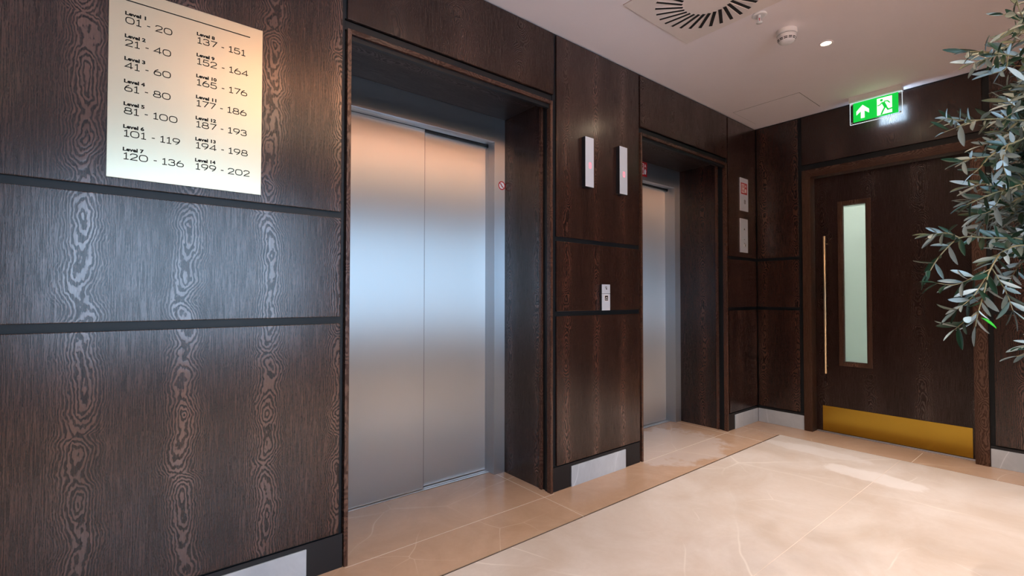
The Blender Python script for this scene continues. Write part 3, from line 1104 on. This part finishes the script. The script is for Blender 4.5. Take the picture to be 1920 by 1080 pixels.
# smoke detector
r = empty('smoke_detector', (2.915, -0.843, H))
tag(r, 'white round smoke detector hanging from the ceiling by the downlight', 'smoke detector')
sd = (2.915, -0.843, H)
MB().lathe([(0.053, 0.0), (0.0535, 0.018), (0.051, 0.024), (0.046, 0.0255), (0.0, 0.0255)], sd, (0, 0, -1), 48).build('base_ring', M['white'], r)
MB().lathe([(0.044, 0.024), (0.044, 0.029), (0.0, 0.029)], sd, (0, 0, -1), 48).build('shadow_gap', M['dark'], r)
MB().lathe([(0.047, 0.028), (0.0485, 0.030), (0.0465, 0.050), (0.038, 0.066), (0.024, 0.073), (0.0, 0.074)], sd, (0, 0, -1), 48).build('detector_head', M['white'], r)
b_ = MB()
for k in range(12):
    a0 = 2 * PI * k / 12 + 0.06
    a1 = 2 * PI * (k + 1) / 12 - 0.06
    for zz, rr in ((0.0500, 0.0473), (0.0565, 0.0442)):
        n = 5
        up, dn = [], []
        for i in range(n + 1):
            a = a0 + (a1 - a0) * i / n
            up.append(b_.bm.verts.new((sd[0] + rr * math.cos(a), sd[1] + rr * math.sin(a), H - zz)))
            dn.append(b_.bm.verts.new((sd[0] + (rr - 0.0016) * math.cos(a), sd[1] + (rr - 0.0016) * math.sin(a), H - zz - 0.0038)))
        for i in range(n):
            b_.bm.faces.new((up[i], up[i + 1], dn[i + 1], dn[i]))
b_.build('smoke_slots', M['ink'], r)

# downlights
DLAB = ['round recessed downlight, lit, beyond the smoke detector on the ceiling', 'round recessed downlight above the near elevator, out of the picture', 'round recessed downlight in front of the panels left of the brass sign',
        'round recessed downlight over the rear of the lobby, towards the end wall', 'round recessed downlight over the rear of the lobby, middle one', 'round recessed downlight over the rear of the lobby, towards the side wall']
proto = None
for (x, y), lab, watts in zip(DL, DLAB, SPOT_W):
    if proto is None:
        r = empty('downlight', (x, y, H))
        c = (x, y, H)
        MB().lathe([(0.036, 0.0), (0.037, 0.002), (0.032, 0.0035), (0.020, 0.001), (0.020, 0.0004)], c, (0, 0, -1), 40).build('trim_ring', M['ceiling'], r)
        MB().lathe([(0.0, 0.0008), (0.0195, 0.0008), (0.0195, 0.0003)], c, (0, 0, -1), 32).build('lamp_lens', M['lamp'], r)
        proto = r
    else:
        r = copy_tree(proto)
        r.location = (x, y, H)
    tag(r, lab, 'downlight', 'ceiling downlights')
    so = light('downlight_beam', 'SPOT', (x, y, H - 0.012), watts, (1.0, 0.89, 0.82), spot_size=math.radians(72 if y > -2 else 88), spot_blend=1.0, shadow_soft_size=0.03)

# wide warm lamp hung just under the ceiling at the rear of the lobby, inferred from the steel doors' warm reflection; upper lens added to brighten the ceiling
r = empty('inferred_hanging_lamp', (1.48, -1.95, H))
tag(r, 'inferred wide flat warm lamp hung close under the ceiling behind the camera', 'ceiling light')
lx0, lx1, lya, lyb, lz = 0.45, 2.50, -2.40, -1.50, H - 0.20
MB().box(lx0, lx1, lya, lyb, lz, lz + 0.03, bev=0.003).build('lamp_body', M['white'], r)
MB().box(lx0 + 0.03, lx1 - 0.03, lya + 0.03, lyb - 0.03, lz - 0.004, lz - 0.0002).build('lamp_lens', M['warm_lens'], r)
MB().box(lx0 + 0.03, lx1 - 0.03, lya + 0.03, lyb - 0.03, lz + 0.0302, lz + 0.034).build('added_upper_lens', M['added_up_lens'], r)
for x in (lx0 + 0.25, lx1 - 0.25):
    MB().tube([(x, (lya + lyb) / 2, lz + 0.034), (x, (lya + lyb) / 2, H)], 0.006, 12).build('hanger', M['white'], r)

# access hatch: a flush panel within a fine shadow line
r = empty('access_hatch', (4.08, -0.31, H))
tag(r, 'flush rectangular access hatch outlined in the ceiling corner', 'hatch')
hx0, hx1, hy0, hy1 = 3.868, 4.275, -0.560, -0.060
box('hatch_panel', M['ceiling'], r, hx0 + 0.0025, hx1 - 0.0025, hy0 + 0.0025, hy1 - 0.0025, H - 0.0018, H)
b_ = MB()
for q in ((hx0, hx1, hy0, hy0 + 0.0025), (hx0, hx1, hy1 - 0.0025, hy1), (hx0, hx0 + 0.0025, hy0 + 0.0025, hy1 - 0.0025), (hx1 - 0.0025, hx1, hy0 + 0.0025, hy1 - 0.0025)):
    b_.box(*q, H - 0.0006, H)
b_.build('shadow_line', M['gap'], r)

# exit sign
EX = 4.300
r = empty('exit_sign', (EX, -0.914, H))
tag(r, 'lit green emergency exit sign with running figure and up arrow, above the oak door', 'exit sign')
ey0, ey1, ez0, ez1 = -1.071, -0.757, 2.425, 2.590
box('housing', M['white'], r, EX - 0.024, EX + 0.030, ey0 - 0.004, ey1 + 0.004, ez1 - 0.001, H, bev=0.002)
b_ = MB()
b_.box(EX - 0.004, EX + 0.004, ey0, ey1, ez0, ez1 - 0.001, bev=0.001)
b_.build('acrylic_panel', M['acrylic'], r)
b_ = MB()
for q in ((ey0, ey1, ez0 - 0.002, ez0), (ey0, ey1, ez1 - 0.006, ez1 - 0.0035), (ey0 - 0.002, ey0, ez0 - 0.002, ez1 - 0.002), (ey1, ey1 + 0.002, ez0 - 0.002, ez1 - 0.002)):
    b_.box(EX - 0.0046, EX + 0.0046, *q)
b_.build('lit_edge', M['edge_glow'], r)
fe = lambda u, v, d=0.0: Vector((EX - 0.0042 - d, ey1 - u, v))     # u grows to the right as seen from the lobby
gw0, gw1, gv0, gv1 = 0.020, 0.294, ez0 + 0.012, ez1 - 0.006
b_ = MB()
poly_face(b_.bm, [(gw0, gv0), (gw1, gv0), (gw1, gv1), (gw0, gv1)], fe, 0.0006)
b_.build('green_face', M['exit_green'], r)
b_ = MB()
gh = gv1 - gv0
V = lambda t: gv0 + gh * t
# arrow
ax = 0.080
b1 = b_.bm
poly_face(b1, [(ax - 0.012, V(.14)), (ax + 0.012, V(.14)), (ax + 0.012, V(.50)), (ax + 0.040, V(.34)), (ax + 0.040, V(.54)), (ax, V(.82)), (ax - 0.040, V(.54)), (ax - 0.040, V(.34)), (ax - 0.012, V(.50))], fe, 0.0012)
# doorway
poly_face(b1, [(0.168, V(.06)), (0.258, V(.06)), (0.258, V(.92)), (0.168, V(.92))], fe, 0.0012)
b_.build('white_symbols', M['exit_white'], r)
b_ = MB()
b1 = b_.bm
poly_face(b1, disc_pts(0.196, V(.80), 0.0088, 16), fe, 0.0018)
ribbon(b1, [(0.205, V(.68)), (0.221, V(.40))], 0.019, fe, 0.0018)                         # trunk
ribbon(b1, [(0.203, V(.69)), (0.186, V(.58)), (0.172, V(.56))], 0.0075, fe, 0.0018)        # rear arm
ribbon(b1, [(0.210, V(.71)), (0.232, V(.70)), (0.245, V(.58))], 0.0075, fe, 0.0018)        # front arm
ribbon(b1, [(0.217, V(.42)), (0.204, V(.26)), (0.193, V(.07))], 0.010, fe, 0.0018)         # standing leg
ribbon(b1, [(0.222, V(.43)), (0.234, V(.27)), (0.268, V(.30))], 0.010, fe, 0.0018)         # raised leg
ribbon(b1, [(0.200, V(.06)), (0.262, V(.06))], 0.006, fe, 0.0017)
b_.build('running_figure', M['exit_green'], r)
b_ = MB()
for yy in (ey1 - 0.009, ey0 + 0.009):
    for zz in (ez0 + 0.012, ez1 - 0.016):
        MB().lathe([(0.0, 0.004), (0.004, 0.004), (0.0055, 0.002), (0.0055, 0.0)], (EX - 0.004, yy, zz), (-1, 0, 0), 16).build('fixing_stud', M['white'], r)
led = light('exit_sign_led', 'AREA', (EX + 0.010, -0.975, 2.485), 1.35, (0.55, 0.76, 1.0), shape='RECTANGLE', size=0.11, size_y=0.16)
led.rotation_euler = (0, -PI / 2, 0)     # the lit rear face of the panel, towards the wall

# ------------------------------------------------------------------ olive tree in a planter, right of the camera
def at(px, py, depth):
    v = FW * FPX + RT * (px - 960) - UP * (py - 540)
    return CAM_POS + v * (depth / FPX)


rnd = random.Random(11)
TB = Vector((2.43, -2.02, 0))
b_ = MB()
b_.lathe([(0.0, 0.0), (0.15, 0.0), (0.155, 0.01), (0.20, 0.44), (0.205, 0.45), (0.195, 0.455), (0.185, 0.44), (0.0, 0.44)], TB, (0, 0, 1), 40)
pot = tag(b_.build('planter', M['pot']), 'dark round planter holding the olive tree', 'planter')
tree = empty('olive_tree', (TB.x, TB.y, 0.457))
tag(tree, 'olive tree with slim silvery leaves reaching in from the right edge of the picture', 'tree')
MB().lathe([(0.184, 0.440), (0.184, 0.446), (0.09, 0.455), (0.0, 0.457)], TB, (0, 0, 1), 32).build('soil', M['soil'], pot)


def trunk_at(z):
    return Vector((TB.x + 0.02 * math.sin(z * 3.1) - 0.02, TB.y + 0.025 * math.sin(z * 2.3 + 1), z))


zs = [0.458 + 0.1 * i for i in range(17)]
b_ = MB()
b_.tube([trunk_at(z) for z in zs], [0.030 * (1 - 0.75 * i / 16) for i in range(17)], 12)
b_.build('trunk', M['bark'], tree)


def add_leaf(bm, base, d, n, length, width, bend):
    """a slim two sided olive leaf: dark upper face (slot 0), silvery under face (slot 1)"""
    d = d.normalized()
    s = d.cross(n)
    if s.length < 1e-4:
        s = d.orthogonal()
    s.normalize()
    n = s.cross(d).normalized()
    prof = [(0.0, 0.08), (0.12, 0.42), (0.32, 0.88), (0.55, 1.0), (0.78, 0.72), (0.93, 0.34), (1.0, 0.0)]
    rows = []
    for t, w in prof:
        c = base + d * (length * t) + n * (-bend * length * t * t)
        hw = width * 0.5 * w
        rows.append((c, hw))
    th = 0.0006
    for sgn, slot in ((1, 0), (-1, 1)):
        prev = None
        for c, hw in rows:
            o = n * (th * sgn)
            mid = bm.verts.new(c + o)
            if hw < 1e-5:
                cur = (mid, mid, mid)
            else:
                up = n * (hw * 0.28)
                cur = (bm.verts.new(c + o + s * hw + up), mid, bm.verts.new(c + o - s * hw + up))
            if prev:
                for a in (0, 1):
                    q = [prev[a], prev[a + 1], cur[a + 1], cur[a]]
                    qq = []
                    for v in q:
                        if v not in qq:
                            qq.append(v)
                    if sgn > 0:
                        qq.reverse()
                    f = bm.faces.new(qq)
                    f.material_index = slot
                    f.smooth = True
            prev = cur
    return


def smooth_path(P, n):
    """Catmull-Rom through the points, n samples per span"""
    P = [Vector(p) for p in P]
    out = []
    for i in range(len(P) - 1):
        p0, p1, p2, p3 = P[max(i - 1, 0)], P[i], P[i + 1], P[min(i + 2, len(P) - 1)]
        for k in range(n):
            t = k / n
            out.append(0.5 * ((2 * p1) + (p2 - p0) * t + (2 * p0 - 5 * p1 + 4 * p2 - p3) * t * t + (3 * p1 - p0 - 3 * p2 + p3) * t ** 3))
    out.append(P[-1])
    return out


def dress(bm, path, start, step, lmin, lmax, droop=0.0, terminal=True):
    """opposite leaf pairs along the outer part of a twig"""
    acc = 0.0
    k = rnd.randint(0, 1)
    total = sum((path[i + 1] - path[i]).length for i in range(len(path) - 1))
    run = 0.0
    for i in range(len(path) - 1):
        seg = path[i + 1] - path[i]
        ln = seg.length
        d = seg.normalized()
        while acc < ln:
            p = path[i] + d * acc
            if run + acc > start * total:
                side = d.orthogonal().normalized()
                side = Matrix.Rotation(k * PI / 2 + rnd.uniform(-0.5, 0.5), 3, d) @ side
                for sg_ in (1, -1):
                    if rnd.random() < 0.12:
                        continue
                    ld = d * rnd.uniform(0.55, 1.1) + side * sg_ * rnd.uniform(0.6, 1.0) + Vector((0, 0, -droop))
                    nn = (d * 0.8 - side * sg_ * 0.6 + Vector((0, 0, rnd.uniform(0.2, 1.2)))) + Vector((rnd.uniform(-.6, .6), rnd.uniform(-.6, .6), rnd.uniform(-.5, .5)))
                    ll = rnd.uniform(lmin, lmax)
                    add_leaf(bm, p, ld, nn, ll, ll * rnd.uniform(0.20, 0.27), rnd.uniform(-0.08, 0.22))
                k += 1
            acc += step * rnd.uniform(0.8, 1.25)
        acc -= ln
        run += ln
    if terminal:
        d = (path[-1] - path[-2]).normalized()
        ll = rnd.uniform(lmin, lmax)
        add_leaf(bm, path[-1], d, Vector((rnd.uniform(-.5, .5), rnd.uniform(-.5, .5), 1)), ll, ll * 0.2, 0.1)


def branch(pts, r0, r1, subs=(), start=0.3, step=0.021, lmin=0.040, lmax=0.062, droop=0.0):
    path = smooth_path(pts, 6)
    n = len(path)
    b = MB()
    b.tube(path, [r0 + (r1 - r0) * (i / (n - 1)) ** 0.6 for i in range(n)], 7)
    lf = MB()
    dress(lf.bm, path, start, step, lmin, lmax, droop)
    for sp_ in subs:
        p2 = smooth_path(sp_, 5)
        b.tube(p2, [0.0016 * (1 - 0.5 * i / len(p2)) for i in range(len(p2))], 6)
        dress(lf.bm, p2, 0.12, step * 0.95, lmin, lmax, droop)
    o = b.build('branch', M['twig'], tree)
    lf.build('foliage', [M['leaf_top'], M['leaf_under']], o)
    return o


def P(*q):
    return [at(x, y, d) for x, y, d in q]


# branches the photograph shows, from the trunk outwards
branch([trunk_at(1.30)] + P((1975, 452, 1.42), (1905, 447, 1.36), (1850, 446, 1.33), (1800, 446, 1.31), (1762, 480, 1.29), (1740, 515, 1.28)), 0.0036, 0.0012,
       [P((1800, 446, 1.31), (1775, 437, 1.30), (1745, 440, 1.29))], start=0.52)
branch([trunk_at(1.22)] + P((1960, 462, 1.36), (1890, 466, 1.30), (1857, 505, 1.27), (1846, 545, 1.25), (1834, 585, 1.24), (1829, 612, 1.24)), 0.0036, 0.0012,
       [P((1856, 505, 1.27), (1825, 520, 1.27), (1790, 534, 1.27), (1758, 531, 1.27)), P((1835, 585, 1.24), (1812, 600, 1.24), (1790, 618, 1.24)), P((1848, 520, 1.26), (1825, 555, 1.25), (1795, 580, 1.25)),
        P((1858, 500, 1.28), (1885, 545, 1.27), (1900, 585, 1.26))], start=0.45)
branch([trunk_at(1.62)] + P((1985, 228, 1.45), (1920, 226, 1.40), (1870, 223, 1.36), (1815, 226, 1.33), (1775, 222, 1.31)), 0.005, 0.0011,
       [P((1820, 226, 1.33), (1795, 238, 1.32), (1770, 248, 1.31)), P((1880, 224, 1.37), (1905, 205, 1.35), (1890, 190, 1.33))], start=0.50)
branch([trunk_at(1.50)] + P((1980, 250, 1.38), (1900, 268, 1.32), (1858, 292, 1.29), (1840, 312, 1.28), (1825, 325, 1.28)), 0.005, 0.0012,
       [P((1856, 293, 1.29), (1825, 297, 1.28), (1805, 303, 1.28)), P((1890, 272, 1.31), (1880, 300, 1.29), (1886, 330, 1.28))], start=0.50)
branch([trunk_at(1.42)] + P((1985, 330, 1.40), (1920, 345, 1.36), (1870, 360, 1.33), (1830, 376, 1.32), (1812, 384, 1.32)), 0.005, 0.0012,
       [P((1880, 357, 1.34), (1850, 345, 1.33), (1815, 350, 1.32)), P((1880, 357, 1.34), (1862, 392, 1.32), (1838, 402, 1.31))], start=0.52)
branch([trunk_at(1.80)] + P((1985, 110, 1.42), (1915, 108, 1.36), (1870, 100, 1.33), (1835, 97, 1.32), (1812, 98, 1.31)), 0.005, 0.0011,
       [P((1880, 102, 1.34), (1850, 110, 1.33), (1825, 118, 1.32)), P((1890, 106, 1.34), (1885, 130, 1.33), (1860, 138, 1.33))], start=0.52)
branch([trunk_at(1.90)] + P((1985, 60, 1.40), (1925, 45, 1.35), (1900, 30, 1.33), (1880, 27, 1.32)), 0.004, 0.0011,
       [P((1925, 45, 1.35), (1905, 50, 1.34), (1890, 58, 1.33)), P((1925, 45, 1.35), (1912, 20, 1.34), (1905, -10, 1.33))], start=0.58, step=0.03)
branch([trunk_at(1.08)] + P((1990, 620, 1.40), (1945, 642, 1.36), (1915, 650, 1.34)), 0.004, 0.0011, [P((1945, 642, 1.36), (1925, 662, 1.35), (1905, 668, 1.35))], start=0.6, step=0.03)
# one fresh bright green leaf at the lowest tip
fb = MB()
p0, p1 = P((1840, 596, 1.235), (1868, 612, 1.235))
add_leaf(fb.bm, p0, p1 - p0, Vector((-0.5, -0.7, 0.6)), 0.052, 0.012, 0.1)
fo = fb.build('fresh_leaf', [M['fresh'], M['fresh']], tree)
fo['label'] = 'bright green young leaf'
# denser inner foliage near the picture's right edge and the rest of the crown
for i in range(26):
    z0 = 1.15 + 0.03 * i
    tip = at(rnd.uniform(1868, 1935), 150 + 14 * i + rnd.uniform(-12, 12), rnd.uniform(1.38, 1.62))
    if i >= 24:
        tip = at(rnd.uniform(1890, 1930), rnd.uniform(20, 90), 1.5)
    s_ = trunk_at(min(1.95, max(1.1, tip.z - 0.12)))
    m_ = s_.lerp(tip, 0.5) + Vector((0, 0, 0.05))
    side = (tip - s_).cross(Vector((0, 0, 1))).normalized()
    q = s_.lerp(tip, 0.66) + Vector((0, 0, 0.03))
    subs = [[q, q.lerp(tip, 0.6) + side * sg_ * 0.05, tip + side * sg_ * rnd.uniform(0.06, 0.11) + Vector((0, 0, rnd.uniform(-0.08, 0.05)))] for sg_ in (1, -1)]
    branch([s_, m_, tip], 0.005, 0.0011, subs, start=0.35, step=0.018)
toward = (CAM_POS - TB)
for i in range(120):
    a = rnd.uniform(0, 2 * PI)
    d = Vector((math.cos(a), math.sin(a), 0))
    pix = at(1920, 540, 1.0) - CAM_POS
    z0 = rnd.uniform(1.15, 1.95)
    s_ = trunk_at(z0)
    tip = s_ + d * rnd.uniform(0.30, 0.48) + Vector((0, 0, rnd.uniform(-0.05, 0.28)))
    rel = tip - CAM_POS
    dep = rel.dot(FW)
    if dep < 0.5 or 960 + FPX * rel.dot(RT) / dep < 1960:
        continue
    m_ = s_.lerp(tip, 0.5) + Vector((0, 0, 0.05))
    side = d.cross(Vector((0, 0, 1)))
    q = s_.lerp(tip, 0.6)
    subs = [[q, q.lerp(tip, 0.6) + side * sg_ * 0.06, tip + side * sg_ * 0.12] for sg_ in (1, -1)]
    branch([s_, m_, tip], 0.006, 0.0012, subs, start=0.3, step=0.026)
